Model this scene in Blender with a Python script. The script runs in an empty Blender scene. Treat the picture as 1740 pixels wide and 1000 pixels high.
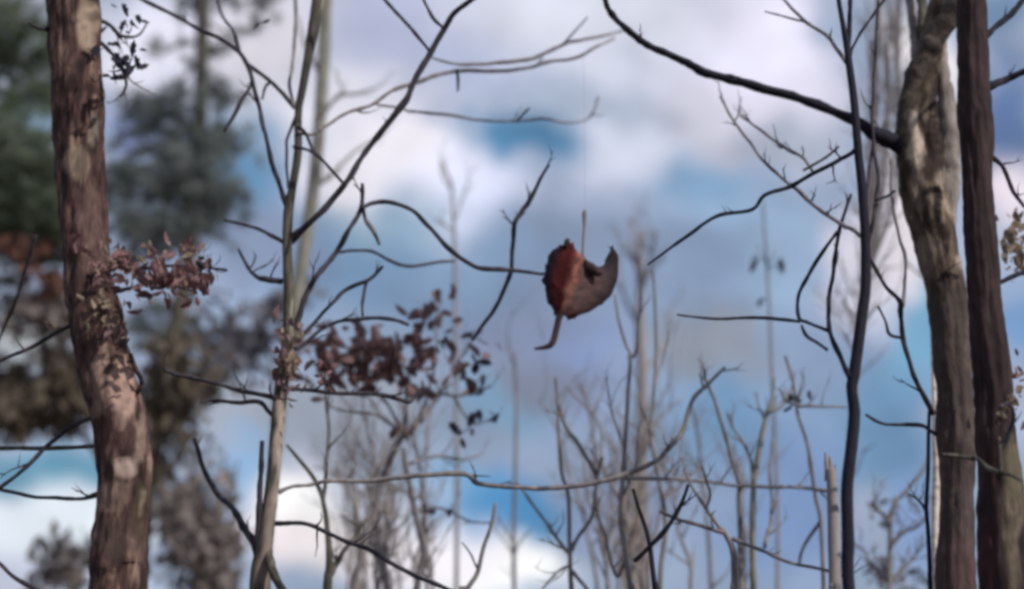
import bpy, math, random
from mathutils import Vector, Matrix, noise, Euler
R = random.Random(7)
S = bpy.context.scene
COL = S.collection

# ------------------------------------------------------------------ camera
PITCH = math.radians(20.0)
CAM = Vector((0.0, 0.0, 1.6))
FPX = 870.0 / math.tan(math.radians(18.0))      # focal length in photo pixels
cd = bpy.data.cameras.new('camera')
cd.sensor_width = 36.0
cd.angle = math.radians(36.0)
cd.clip_start, cd.clip_end = 0.05, 2000.0
cd.dof.use_dof = True
cd.dof.focus_distance = 6.3
cd.dof.aperture_fstop = 0.68
cam = bpy.data.objects.new('camera', cd)
COL.objects.link(cam)
cam.location = CAM
cam.rotation_euler = (math.radians(90) + PITCH, 0, 0)
S.camera = cam
FWD = Vector((0, math.cos(PITCH), math.sin(PITCH)))
UP = Vector((0, -math.sin(PITCH), math.cos(PITCH)))
RIGHT = Vector((1, 0, 0))

# ------------------------------------------------------------------ world
SUN_EL, SUN_AZ = math.radians(38.0), math.radians(128.0)   # azimuth clockwise from +Y: behind the camera, to its right
def lin(c):
    c = c / 255.0
    return c / 12.92 if c <= 0.04045 else ((c + 0.055) / 1.055) ** 2.4
SKY_STRENGTH = 0.1
W = bpy.data.worlds.new('World')
S.world = W
W.use_nodes = True
wn, wl = W.node_tree.nodes, W.node_tree.links
wn.clear()
def N(tree_nodes, t, **kw):
    n = tree_nodes.new(t)
    for k, v in kw.items():
        setattr(n, k, v)
    return n
def vmath(op, a, b=None):
    n = N(wn, 'ShaderNodeVectorMath', operation=op)
    wl.new(a, n.inputs[0])
    if b is not None:
        if hasattr(b, 'links'): wl.new(b, n.inputs[1])
        else: n.inputs[1].default_value = b
    return n
def smath(op, a, b=None):
    n = N(wn, 'ShaderNodeMath', operation=op)
    wl.new(a, n.inputs[0])
    if b is not None:
        if hasattr(b, 'links'): wl.new(b, n.inputs[1])
        else: n.inputs[1].default_value = b
    return n.outputs[0]
tc = N(wn, 'ShaderNodeTexCoord')
d = tc.outputs['Generated']
# clouds: every bank of cloud or gap of blue sits at its own direction in the sky
dr = vmath('DOT_PRODUCT', d, tuple(RIGHT)).outputs['Value']
du = vmath('DOT_PRODUCT', d, tuple(UP)).outputs['Value']
df = smath('MAXIMUM', vmath('DOT_PRODUCT', d, tuple(FWD)).outputs['Value'], 0.08)
K = FPX / 1000.0
cu = smath('MULTIPLY', smath('DIVIDE', dr, df), K)
cv = smath('MULTIPLY', smath('DIVIDE', du, df), K)
comb = N(wn, 'ShaderNodeCombineXYZ')
wl.new(cu, comb.inputs[0]); wl.new(cv, comb.inputs[1])
def wnoise(vec, scale, detail, rough=0.5):
    n = N(wn, 'ShaderNodeTexNoise')
    n.inputs['Scale'].default_value = scale
    n.inputs['Detail'].default_value = detail
    n.inputs['Roughness'].default_value = rough
    wl.new(vec, n.inputs['Vector'])
    return n
n1 = wnoise(d, 9.0, 3.0)
n2 = wnoise(d, 30.0, 6.0, .6)
w1 = vmath('MULTIPLY', vmath('SUBTRACT', n1.outputs['Color'], (.5, .5, .5)).outputs[0], (.32, .24, 0))
w2 = vmath('MULTIPLY', vmath('SUBTRACT', n2.outputs['Color'], (.5, .5, .5)).outputs[0], (.16, .13, 0))
pos = vmath('ADD', vmath('ADD', comb.outputs[0], w1.outputs[0]).outputs[0], w2.outputs[0]).outputs[0]
sky = N(wn, 'ShaderNodeTexSky', sky_type='NISHITA', sun_disc=False)
sky.sun_elevation = SUN_EL
sky.sun_rotation = SUN_AZ
def rgbmix(fac, a, b):
    n = N(wn, 'ShaderNodeMix', data_type='RGBA')
    if hasattr(fac, 'links'): wl.new(fac, n.inputs['Factor'])
    else: n.inputs['Factor'].default_value = fac
    for s, v in (('A', a), ('B', b)):
        i = [q for q in n.inputs if q.name == s and q.type == 'RGBA'][0]
        if hasattr(v, 'links'): wl.new(v, i)
        else: i.default_value = v
    return [q for q in n.outputs if q.type == 'RGBA'][0]
def cl(c, k=1.0):
    m = sum(c) / 3.0
    if m < 195: c = (c[0] - 8, c[1] + 2, c[2] + 1)
    elif m > 200: c = tuple(min(255, v + 14) for v in c)
    return tuple(lin(v) * k / SKY_STRENGTH for v in c) + (1.0,)
bn = wnoise(d, 2.6, 6.0, 0.55)
mr = N(wn, 'ShaderNodeMapRange', interpolation_type='SMOOTHSTEP')
mr.inputs['From Min'].default_value, mr.inputs['From Max'].default_value = 0.36, 0.6
wl.new(bn.outputs['Fac'], mr.inputs['Value'])
bn2 = wnoise(d, 6.0, 5.0, 0.55)
cloudcol = rgbmix(bn2.outputs['Fac'], cl((120, 128, 158)), cl((226, 226, 240)))
c = rgbmix(mr.outputs[0], sky.outputs[0], cloudcol)
CLOUDS = [
 (870,500,1150,720,(158,166,196),.95),
 (650,60,330,150,(186,192,220),1),(1010,20,230,110,(203,206,221),1),(1300,110,190,180,(216,213,232),1),(1150,170,170,80,(198,198,214),.9),
 (440,80,130,130,(208,205,216),1),(240,60,150,90,(208,208,224),1),
 (560,210,110,100,(214,214,228),1),(680,280,160,115,(226,222,232),1),(770,340,130,85,(204,208,231),.9),
 (990,180,170,60,(180,182,203),.8),(1050,268,150,75,(212,217,238),1),(885,243,100,58,(98,136,178),1),
 (1190,305,130,65,(148,174,212),.95),(1000,350,160,60,(168,170,198),.8),(1260,380,160,65,(160,177,210),.9),
 (1340,225,100,60,(178,178,198),.8),
 (1000,425,280,62,(140,146,174),.9),(1220,490,180,95,(140,149,180),.9),(1330,450,100,85,(162,177,207),.8),
 (640,385,130,62,(148,166,190),.9),(600,475,170,95,(130,150,186),.95),(790,500,170,85,(135,149,181),.9),
 (900,570,130,85,(148,149,180),.9),(1010,610,100,85,(140,147,190),.9),(950,640,130,45,(136,132,150),.7),(1250,585,110,65,(146,141,152),.8),(1400,600,110,85,(140,149,181),.8),
 (420,270,85,130,(112,142,180),1),(205,200,60,70,(150,155,212),.9),(60,200,80,80,(130,150,175),.8),
 (430,420,130,75,(142,146,176),.9),
 (570,745,220,95,(168,167,184),.95),(380,720,120,65,(172,169,184),.9),(395,835,65,65,(146,170,207),1),
 (800,765,130,75,(150,156,182),.9),(840,690,100,50,(138,163,196),.9),(720,855,140,48,(130,166,207),.95),(870,880,150,72,(90,138,188),1),(965,905,80,60,(110,147,190),.9),
 (870,985,190,58,(240,240,250),1),(740,945,130,62,(232,228,236),1),(560,905,160,85,(230,222,225),1),(530,862,90,28,(244,242,242),.9),
 (1100,860,140,170,(142,146,175),.9),(1250,715,150,90,(122,147,184),.95),(1360,850,130,130,(130,146,190),.95),(1520,730,110,150,(124,150,188),1),
 (1480,440,70,120,(206,202,216),.95),(1535,370,50,120,(228,219,227),1),(1562,550,45,130,(130,168,202),.95),(1490,880,70,70,(172,174,198),.9),(1545,890,50,90,(148,166,214),.9),
 (1725,215,75,120,(98,114,162),.9),(1730,335,55,60,(220,210,222),1),(1730,530,55,85,(130,157,205),.95),(1720,50,60,55,(112,130,165),.9),(1500,90,70,120,(160,166,194),.9),(1612,110,40,70,(228,222,226),1),
 (60,800,130,62,(112,152,182),1),(70,905,160,80,(222,231,248),1),(50,570,120,60,(186,178,176),.8),
]
for (x, y, rx, ry, colr, st) in CLOUDS:
    q = vmath('SUBTRACT', pos, ((x - 870) / 1000.0, (500 - y) / 1000.0, 0))
    q = vmath('MULTIPLY', q.outputs[0], (1000.0 / rx, 1000.0 / ry, 0))
    q = vmath('LENGTH', q.outputs[0])
    m = N(wn, 'ShaderNodeMapRange', interpolation_type='SMOOTHSTEP')
    m.inputs['From Min'].default_value, m.inputs['From Max'].default_value = 1.4, 0.35
    m.inputs['To Min'].default_value, m.inputs['To Max'].default_value = 0.0, st
    wl.new(q.outputs['Value'], m.inputs['Value'])
    c = rgbmix(m.outputs[0], c, cl(colr))
n3 = wnoise(d, 14.0, 6.0, .62)
m3 = N(wn, 'ShaderNodeMapRange')
m3.inputs['From Min'].default_value, m3.inputs['From Max'].default_value = .3, .7
m3.inputs['To Min'].default_value, m3.inputs['To Max'].default_value = .80, 1.20
wl.new(n3.outputs['Fac'], m3.inputs['Value'])
c = vmath('MULTIPLY', c, m3.outputs[0]).outputs[0]
bg = N(wn, 'ShaderNodeBackground')
bg.inputs['Strength'].default_value = SKY_STRENGTH
wl.new(c, bg.inputs['Color'])
wo = N(wn, 'ShaderNodeOutputWorld')
wl.new(bg.outputs[0], wo.inputs['Surface'])

# ------------------------------------------------------------------ sun
sd = bpy.data.lights.new('sun', 'SUN')
sd.energy, sd.angle, sd.color = 3.9, math.radians(0.6), (1.0, 0.92, 0.82)
so = bpy.data.objects.new('sun', sd)
COL.objects.link(so)
sdir = Vector((math.sin(SUN_AZ) * math.cos(SUN_EL), math.cos(SUN_AZ) * math.cos(SUN_EL), math.sin(SUN_EL)))
so.rotation_euler = sdir.to_track_quat('Z', 'Y').to_euler()
so.location = sdir * 60

# ------------------------------------------------------------------ exposure and film
S.view_settings.view_transform = 'Standard'
S.view_settings.look = 'None'
S.view_settings.exposure = 0.0
S.view_settings.gamma = 1.0
S.view_settings.use_curve_mapping = False
S.cycles.use_denoising = True
S.cycles.pixel_filter_type = 'GAUSSIAN'
S.cycles.filter_width = 3.9
S.cycles.max_bounces = 5

# ------------------------------------------------------------------ materials
def material(name, cols, scale=(18, 18, 5), rough=0.85, bump=0.4, detail=6.0, spots=None, trans=0.0):
    """bark or leaf: noise between the given base colours along the grain, fine relief by bump"""
    m = bpy.data.materials.new(name)
    m.use_nodes = True
    n, l = m.node_tree.nodes, m.node_tree.links
    b = n['Principled BSDF']
    b.inputs['Roughness'].default_value = rough
    b.inputs['Specular IOR Level'].default_value = 0.25
    t = n.new('ShaderNodeTexCoord')
    mp = n.new('ShaderNodeMapping')
    mp.inputs['Scale'].default_value = scale
    l.new(t.outputs['Object'], mp.inputs['Vector'])
    nz = n.new('ShaderNodeTexNoise')
    nz.inputs['Scale'].default_value = 1.0
    nz.inputs['Detail'].default_value = detail
    nz.inputs['Roughness'].default_value = 0.6
    l.new(mp.outputs[0], nz.inputs['Vector'])
    r = n.new('ShaderNodeValToRGB')
    e = r.color_ramp.elements
    k = len(cols)
    while len(e) < k: e.new(0.5)
    for i, cc in enumerate(cols):
        e[i].position = 0.33 + 0.34 * i / max(1, k - 1)
        e[i].color = tuple(cc) + (1,)
    l.new(nz.outputs['Fac'], r.inputs['Fac'])
    out = r.outputs['Color']
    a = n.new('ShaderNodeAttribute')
    a.attribute_name = 'tone_and_light'
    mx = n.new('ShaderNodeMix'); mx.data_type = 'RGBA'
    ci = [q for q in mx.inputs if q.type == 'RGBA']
    af = n.new('ShaderNodeAttribute'); af.attribute_name = 'tone_light_amount'
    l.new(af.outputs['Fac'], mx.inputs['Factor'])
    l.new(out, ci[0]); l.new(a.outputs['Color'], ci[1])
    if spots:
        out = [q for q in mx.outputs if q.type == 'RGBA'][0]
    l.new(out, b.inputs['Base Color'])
    if bump:
        bp = n.new('ShaderNodeBump')
        bp.inputs['Strength'].default_value = bump
        bp.inputs['Distance'].default_value = 0.02
        l.new(nz.outputs['Fac'], bp.inputs['Height'])
        l.new(bp.outputs[0], b.inputs['Normal'])
    if trans:
        tr = n.new('ShaderNodeBsdfTranslucent')
        l.new(out, tr.inputs['Color'])
        ms = n.new('ShaderNodeMixShader')
        ms.inputs[0].default_value = trans
        l.new(b.outputs[0], ms.inputs[1]); l.new(tr.outputs[0], ms.inputs[2])
        l.new(ms.outputs[0], n['Material Output'].inputs['Surface'])
    return m
M = {}
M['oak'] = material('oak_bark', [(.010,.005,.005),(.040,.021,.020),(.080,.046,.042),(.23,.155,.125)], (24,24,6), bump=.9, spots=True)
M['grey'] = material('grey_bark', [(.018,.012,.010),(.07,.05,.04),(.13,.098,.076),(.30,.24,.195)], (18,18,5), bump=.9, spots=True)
M['limb'] = material('brown_grey_limb_bark', [(.03,.024,.022),(.062,.05,.046),(.10,.082,.075)], (20,20,20), bump=.7)  # darker brown-grey than the trunk bark
M['maroon'] = material('maroon_bark', [(.014,.008,.010),(.030,.017,.019),(.052,.032,.034)], (20,20,5), bump=.7, spots=True)
M['olive'] = material('olive_bark', [(.03,.03,.025),(.065,.06,.05),(.13,.12,.10)], (24,24,6), bump=.5, spots=True)
M['navy'] = material('silhouette_dark_bark', [(.005,.005,.012),(.010,.010,.022),(.018,.018,.032)], (30,30,8), bump=.3)  # near black: silhouettes against the sky put into the bark colour
M['twig'] = material('twig_bark', [(.018,.016,.026),(.036,.032,.044),(.06,.054,.066)], (30,30,8), bump=.2)
M['stem'] = material('sapling_bark', [(.11,.10,.105),(.175,.16,.168),(.26,.24,.245)], (30,30,6), bump=.3)
M['pale'] = material('pale_stem_bark', [(.14,.12,.11),(.24,.21,.2),(.36,.32,.3)], (26,26,6), bump=.4)
M['greenish'] = material('greenish_stem_bark', [(.12,.12,.10),(.19,.19,.165),(.27,.265,.235)], (26,26,6), bump=.3)
M['white'] = material('white_birch_bark', [(.3,.25,.22),(.6,.52,.47),(.7,.64,.6)], (14,14,30), bump=.3)
M['lilac'] = material('faded_grey_bark', [(.17,.155,.165),(.24,.22,.23),(.31,.285,.295)], (10,10,3), bump=.3)
M['leafred'] = material('dead_beech_leaf', [(.10,.045,.052),(.20,.11,.115),(.34,.235,.23)], (7,7,7), bump=.2, trans=.25)
M['leafbrown'] = material('dead_oak_leaf', [(.10,.058,.066),(.18,.115,.12),(.28,.20,.20)], (7,7,7), bump=.2, trans=.2)
M['leafdark'] = material('backlit_dark_leaf', [(.012,.012,.025),(.022,.02,.038),(.04,.034,.05)], (7,7,7), bump=.2)  # backlit leaves, their darkness put into the colour
M['leafrust'] = material('rust_leaf', [(.08,.03,.024),(.15,.07,.055),(.24,.14,.115)], (5,5,5), bump=.2, trans=.2)
M['leaftan'] = material('tan_leaf', [(.12,.09,.06),(.24,.19,.14),(.36,.3,.24)], (5,5,5), bump=.2, trans=.25)
M['leafolive'] = material('olive_brown_leaf', [(.06,.048,.038),(.10,.082,.064),(.14,.118,.095)], (4,4,4), bump=.2, trans=.15)
M['leafslate'] = material('slate_leaf', [(.10,.10,.125),(.15,.148,.178),(.2,.195,.23)], (4,4,4), bump=.2, trans=.15)
M['leafgrey'] = material('faded_grey_leaf', [(.13,.11,.108),(.21,.185,.182),(.31,.28,.275)], (4,4,4), bump=.2, trans=.2)
M['needle'] = material('pine_needle', [(.14,.17,.175),(.21,.24,.243),(.29,.32,.322)], (1.5,1.5,1.5), bump=0, trans=.4)  # pale blue-grey puts distance haze into the needle colour
M['needle2'] = material('spruce_needle', [(.11,.15,.10),(.18,.225,.16),(.28,.32,.27)], (1.5,1.5,1.5), bump=0, trans=.35)
M['floor'] = material('forest_floor', [(.035,.022,.014),(.08,.05,.032),(.14,.1,.07)], (3,3,3), bump=.6)

# ------------------------------------------------------------------ building tools
def P(px, py, Y):
    """the point of the place that the photograph shows at (px, py), Y metres ahead of the camera"""
    v = RIGHT * ((px - 870.0) / FPX) + UP * ((500.0 - py) / FPX) + FWD
    return CAM + v * (Y / v.y)
def obj(name, verts, faces, mat, parent=None, loc=None, smooth=True, mats=None, midx=None, attr=None):
    me = bpy.data.meshes.new(name)
    me.from_pydata([tuple(v) for v in verts], [], faces)
    for m in (mats or [mat]): me.materials.append(m)
    if midx: me.polygons.foreach_set('material_index', midx)
    me.polygons.foreach_set('use_smooth', [smooth] * len(me.polygons))
    if attr:
        a = me.color_attributes.new('tone_and_light', 'FLOAT_COLOR', 'POINT')  # surface tones, with sunlight and crevice shade painted in
        a.data.foreach_set('color', [x for q in attr for x in q])
        a = me.attributes.new('tone_light_amount', 'FLOAT', 'POINT')
        a.data.foreach_set('value', [q[3] for q in attr])
    o = bpy.data.objects.new(name, me)
    COL.objects.link(o)
    if parent: o.parent = parent
    if loc is not None: o.location = loc
    return o
def thing(name, label, cat, loc, group=None):
    o = bpy.data.objects.new(name, None)
    o.empty_display_size = 0.2
    COL.objects.link(o)
    o.location = loc
    o['label'], o['category'] = label, cat
    if group: o['group'] = group
    return o
def catmull(pts, per):
    """pts: [(Vector, r)] -> denser, smooth"""
    if len(pts) < 3: per = max(per, 3)
    out = []
    n = len(pts)
    for i in range(n - 1):
        p0, p1, p2, p3 = pts[max(0, i - 1)], pts[i], pts[i + 1], pts[min(n - 1, i + 2)]
        for k in range(per):
            t = k / per
            a = ((-t + 2) * t - 1) * t / 2; b = (((3 * t - 5) * t) * t + 2) / 2
            cc = ((-3 * t + 4) * t + 1) * t / 2; dd = ((t - 1) * t * t) / 2
            out.append((p0[0] * a + p1[0] * b + p2[0] * cc + p3[0] * dd, max(.0004, p1[1] * (1 - t) + p2[1] * t)))
    out.append(pts[-1])
    return out
def tube(V, F, pts, seg=7, off=Vector((0, 0, 0)), rough=0.0, lumps=0.0, furrow=0.0, cap=True):
    """rings along a polyline [(Vector, r)]"""
    n = len(pts)
    up = Vector((0.3, 1, 0.2)).normalized()
    base = len(V)
    for i, (p, r) in enumerate(pts):
        t = (pts[min(i + 1, n - 1)][0] - pts[max(i - 1, 0)][0])
        if t.length < 1e-9: t = Vector((0, 0, 1))
        t.normalize()
        x = up - t * up.dot(t)
        if x.length < 1e-4: x = Vector((1, 0, 0)) - t * t.x
        x.normalize(); up = x
        y = t.cross(x)
        for k in range(seg):
            a = 2 * math.pi * k / seg
            dv = x * math.cos(a) + y * math.sin(a)
            rr = r
            if lumps:
                q = p + dv * r
                rr *= 1 + lumps * noise.noise(q * 5.0) + rough * noise.noise(q * 22.0)
                if furrow:
                    f = noise.noise(Vector((dv.x * 7 , dv.y * 7, p.z * 2.2)) + Vector((0, 0, p.x)))
                    rr *= 1 - furrow * max(0.0, 1 - abs(f) * 5)
            elif rough:
                rr *= 1 + rough * noise.noise(p * 30.0 + dv * 2)
            V.append(p + dv * rr - off)
    for i in range(n - 1):
        for k in range(seg):
            k2 = (k + 1) % seg
            F.append((base + i * seg + k, base + i * seg + k2, base + (i + 1) * seg + k2, base + (i + 1) * seg + k))
    if cap:
        F.append(tuple(base + (n - 1) * seg + k for k in range(seg)))
        F.append(tuple(base + seg - 1 - k for k in range(seg)))
WF = 0.86          # traced widths hold the blur of the photograph too
def trace(pts, Y, dy=0.0, wf=WF, wob=0.0):
    """photo trace [(px, py, width)] -> [(Vector, radius)], running from Y to Y + dy"""
    out = []
    n = len(pts)
    for i, (x, y, w) in enumerate(pts):
        t = i / max(1, n - 1)
        yy = Y + dy * t + wob * math.sin(i * 2.1 + x)
        p = P(x, y, yy)
        dist = (p - CAM).dot(FWD)
        out.append((p, w * wf / 2 * dist / FPX))
    return out
def W3(pts, w0, w1):
    """add widths running from w0 to w1"""
    n = len(pts)
    return [(p[0], p[1], p[2] if len(p) > 2 else w0 + (w1 - w0) * i / max(1, n - 1)) for i, p in enumerate(pts)]
def to_ground(tr, flare=1.25, lean=0.0):
    p, r = tr[0]
    g = Vector((p.x + lean, p.y, -0.05))
    pre = [(g, r * flare)]
    h = p.z
    for f in (0.12, 0.4, 0.7):
        q = g.lerp(p, f)
        q = q + Vector((0.03 * math.sin(f * 7 + p.x * 3), 0.03 * math.cos(f * 5 + p.x * 5), 0))
        pre.append((q, r * (1 + (flare - 1) * (1 - f) ** 2)))
    return pre + tr
class Tree:
    def __init__(s, name, label, cat, Y, trunk, mat, group=None, dy=0.0, up=None, seg=8, ground=True, big=False, tone_and_light=None, twigmat=None, flare=1.25, lean=0.0, wf=WF):
        s.Y, s.mat, s.twigmat = Y, M[mat], M[twigmat or mat]
        tr = trace(trunk, Y, dy, wf)
        if up:
            # carry on above the frame: (rise, drift x, drift y, end radius factor)
            p, r = tr[-1]
            for f in (.35, .7, 1.0):
                tr.append((p + Vector((up[1] * f + .05 * math.sin(9 * f), up[2] * f, up[0] * f)), r * (1 - (1 - up[3]) * f)))
        if ground: tr = to_ground(tr, flare, lean)
        s.tr = catmull(tr, 14 if big else 5)
        s.root = thing(name, label, cat, Vector((tr[0][0].x, tr[0][0].y, 0)), group)
        s.o = s.root.location.copy()
        V, F = [], []
        tube(V, F, s.tr, 48 if big else seg, s.o, rough=.055 if big else .05, lumps=.14 if big else 0, furrow=.14 if big else 0)
        at = None
        if tone_and_light is not None:
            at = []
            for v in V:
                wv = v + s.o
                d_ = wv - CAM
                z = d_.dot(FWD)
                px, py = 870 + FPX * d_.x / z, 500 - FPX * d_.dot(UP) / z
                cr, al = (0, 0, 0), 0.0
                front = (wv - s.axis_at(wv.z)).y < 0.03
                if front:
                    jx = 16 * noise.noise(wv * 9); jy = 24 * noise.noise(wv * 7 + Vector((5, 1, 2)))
                    for (x, y, rx, ry, cc, st) in tone_and_light:
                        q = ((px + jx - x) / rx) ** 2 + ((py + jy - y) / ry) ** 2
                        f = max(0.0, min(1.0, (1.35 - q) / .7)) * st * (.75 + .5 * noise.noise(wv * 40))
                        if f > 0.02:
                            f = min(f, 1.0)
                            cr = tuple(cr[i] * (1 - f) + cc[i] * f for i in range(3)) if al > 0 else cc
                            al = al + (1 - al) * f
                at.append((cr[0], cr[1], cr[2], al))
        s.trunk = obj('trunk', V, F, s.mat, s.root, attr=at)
        s.tw_v, s.tw_f = [], []
    def axis_at(s, z):
        return min(s.tr, key=lambda q: abs(q[0].z - z))[0]
    def branch(s, pts, w0=None, w1=None, dy=None, Y=None, name='branch', twigs=0, tlen=(25, 60), wob=.03, mat=None, seg=7):
        if w0 is not None: pts = W3(pts, w0, w1 if w1 is not None else w0 * .6)
        if dy is None: dy = R.uniform(-.25, .35)
        tr = trace(pts, s.Y if Y is None else Y, dy, wob=wob)
        cu_ = [(p + Vector((noise.noise(p * 9), noise.noise(p * 9 + Vector((7, 0, 0))), noise.noise(p * 9 + Vector((0, 7, 0))))) * min(.006, r * .6), r * (1 + .25 * noise.noise(p * 16) + .12 * noise.noise(p * 50))) for p, r in catmull(tr, 7)]
        V, F = [], []
        tube(V, F, cu_, seg, s.o, rough=.18)
        b = obj(name, V, F, M[mat] if mat else s.twigmat, s.root)
        for _ in range(twigs):
            i = R.randrange(int(len(cu_) * .15), len(cu_))
            p, r = cu_[i]
            t = (cu_[min(i + 1, len(cu_) - 1)][0] - cu_[max(i - 1, 0)][0]).normalized()
            s.twig(p, t, R.uniform(*tlen) / FPX * p.y, min(r * .6, 2.2 / FPX * p.y))
        return b
    def twig(s, p, t, L, r, depth=0):
        side = Vector((R.uniform(-1, 1), R.uniform(-1, 1) * .7, R.uniform(-.5, 1)))
        dvec = (t * .7 + side * .8).normalized()
        pts = [(p.copy(), r)]
        q = p.copy()
        for k in range(5):
            dvec = (dvec + Vector((R.uniform(-.3, .3), R.uniform(-.3, .3), R.uniform(-.12, .3)))).normalized()
            q = q + dvec * L / 5
            pts.append((q.copy(), r * (1 - .15 * (k + 1))))
            if depth < 1 and k in (1, 3) and R.random() < .7:
                s.twig(q, dvec, L * .5, r * .6, depth + 1)
        tube(s.tw_v, s.tw_f, pts, 4, s.o)
    def crown(s, n, z0, spread, length, r):
        """bare limbs above the frame"""
        V, F = [], []
        def limb(p, dv, L, r, lev):
            pts = [(p.copy(), r)]
            for k in range(5):
                dv = (dv + Vector((R.uniform(-.22, .22), R.uniform(-.22, .22), R.uniform(0, .2)))).normalized()
                p = p + dv * L / 5
                pts.append((p.copy(), r * (1 - .15 * (k + 1))))
                if lev < 2 and k >= 1:
                    for _ in range(2 - (lev > 0)):
                        limb(p, (dv + Vector((R.uniform(-.9, .9), R.uniform(-.9, .9), R.uniform(0, .5)))).normalized(), L * .55, r * .5, lev + 1)
            tube(V, F, pts, 5 if lev else 7, s.o)
        for i in range(n):
            cand = [q for q in s.tr if q[0].z > z0]
            if not cand: break
            p, rr = R.choice(cand)
            a = R.uniform(0, 2 * math.pi)
            limb(p, Vector((math.cos(a) * spread, math.sin(a) * spread, 1)).normalized(), length * R.uniform(.7, 1.2), min(r, rr * .6), 0)
        o = obj('crown', V, F, s.twigmat, s.root)
        o['kind'] = 'stuff'
    def leaf(s, p, size, mesh_set, droop=.5):
        me = R.choice(mesh_set)
        o = bpy.data.objects.new('leaf', me)
        COL.objects.link(o)
        o.parent = s.root
        o.location = p - s.o
        o.rotation_euler = (R.uniform(-1.4, 1.4), R.uniform(-1.4, 1.4), R.uniform(0, 6.28))
        k = size * R.uniform(.5, 1.4)
        o.scale = (k, k, k)
        return o
    def cluster(s, cx, cy, rx, ry, n, Y, size_px, mesh_set, dY=.2, hollow=0):
        for _ in range(n):
            a, q = R.uniform(0, 6.283), min(1.5, abs(R.gauss(0, .62)) + .1 * R.random())
            p = P(cx + rx * q * math.cos(a), cy + ry * q * math.sin(a), Y + R.uniform(-dY, dY))
            s.leaf(p, size_px / FPX * Y, mesh_set)
    def mass(s, spots, size, mat, name='crown'):
        """a blurred mass of small leaves: spots (px, py, rx, ry, n, Y, dY)"""
        V, F = [], []
        for (cx, cy, rx, ry, n, Y, dY) in spots:
            lump = [(R.gauss(0, .5), R.gauss(0, .5), R.gauss(0, .5)) for _ in range(max(6, n // 25))]
            for _ in range(n):
                l = R.choice(lump)
                p = P(cx + rx * (l[0] * 1.1 + R.gauss(0, .3)), cy + ry * (l[1] * 1.1 + R.gauss(0, .3)), Y + dY * (l[2] + R.gauss(0, .25)))
                e = Euler((R.uniform(0, 6), R.uniform(0, 6), R.uniform(0, 6))).to_matrix()
                k = size * R.uniform(.6, 1.3)
                b = len(V)
                for q in ((-1, 0, 0), (0, -.45, .12), (1, 0, 0), (0, .45, .12)):
                    V.append(p + e @ (Vector(q) * k * .5) - s.o)
                F += [(b, b + 1, b + 2), (b, b + 2, b + 3)]
        o = obj(name, V, F, M[mat], s.root, smooth=False)
        o['kind'] = 'stuff'
        return o
    def done(s):
        if s.tw_v:
            o = obj('twigs', s.tw_v, s.tw_f, s.twigmat, s.root)
            o['kind'] = 'stuff'

def leaf_mesh(name, mat, w=.5, fold=.35, curl=.5, lobes=0):
    """one dry leaf, unit long along x: two halves folded along the midrib, curled at the tip"""
    V, F = [], []
    st = 7
    for i in range(st):
        t = i / (st - 1)
        h = w * .5 * math.sin(math.pi * (t * .92 + .06)) ** .8
        if lobes: h *= 1 - .35 * (i % 2)
        z = curl * t * t * .5
        x = t - curl * .2 * t * t
        V += [(x, -h, z + fold * h * 1.2), (x, 0, z), (x, h * .9, z + fold * h)]
    for i in range(st - 1):
        a = i * 3
        F += [(a, a + 3, a + 4, a + 1), (a + 1, a + 4, a + 5, a + 2)]
    me = bpy.data.meshes.new(name)
    me.from_pydata(V, [], F)
    me.materials.append(mat)
    me.polygons.foreach_set('use_smooth', [True] * len(F))
    return me
def leafset(mat, lobes=0):
    return [leaf_mesh('leaf', M[mat], .45, .5, .5, lobes), leaf_mesh('leaf', M[mat], .6, .9, .9, lobes), leaf_mesh('leaf', M[mat], .38, .3, 1.3, lobes), leaf_mesh('leaf', M[mat], .55, 1.2, .2, lobes)]
LRED, LBROWN, LDARK, LRUST, LTAN = leafset('leafred'), leafset('leafbrown'), leafset('leafdark', 1), leafset('leafrust'), leafset('leaftan')

# ------------------------------------------------------------------ ground
GV, GF = [], []
gn = 48
for j in range(gn + 1):
    for i in range(gn + 1):
        u, v = (i / gn * 2 - 1), (j / gn * 2 - 1)
        x, y = 600 * u * abs(u) ** 1.5, 600 * v * abs(v) ** 1.5
        rr = math.hypot(x, y)
        GV.append((x, y + 8, .05 * noise.noise(Vector((x * .4, y * .4, 0))) * min(1, 60 / (rr + 1))))
for j in range(gn):
    for i in range(gn):
        a = j * (gn + 1) + i
        GF.append((a, a + 1, a + gn + 2, a + gn + 1))
g = obj('ground', GV, GF, M['floor'])
g['kind'] = 'structure'

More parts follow.
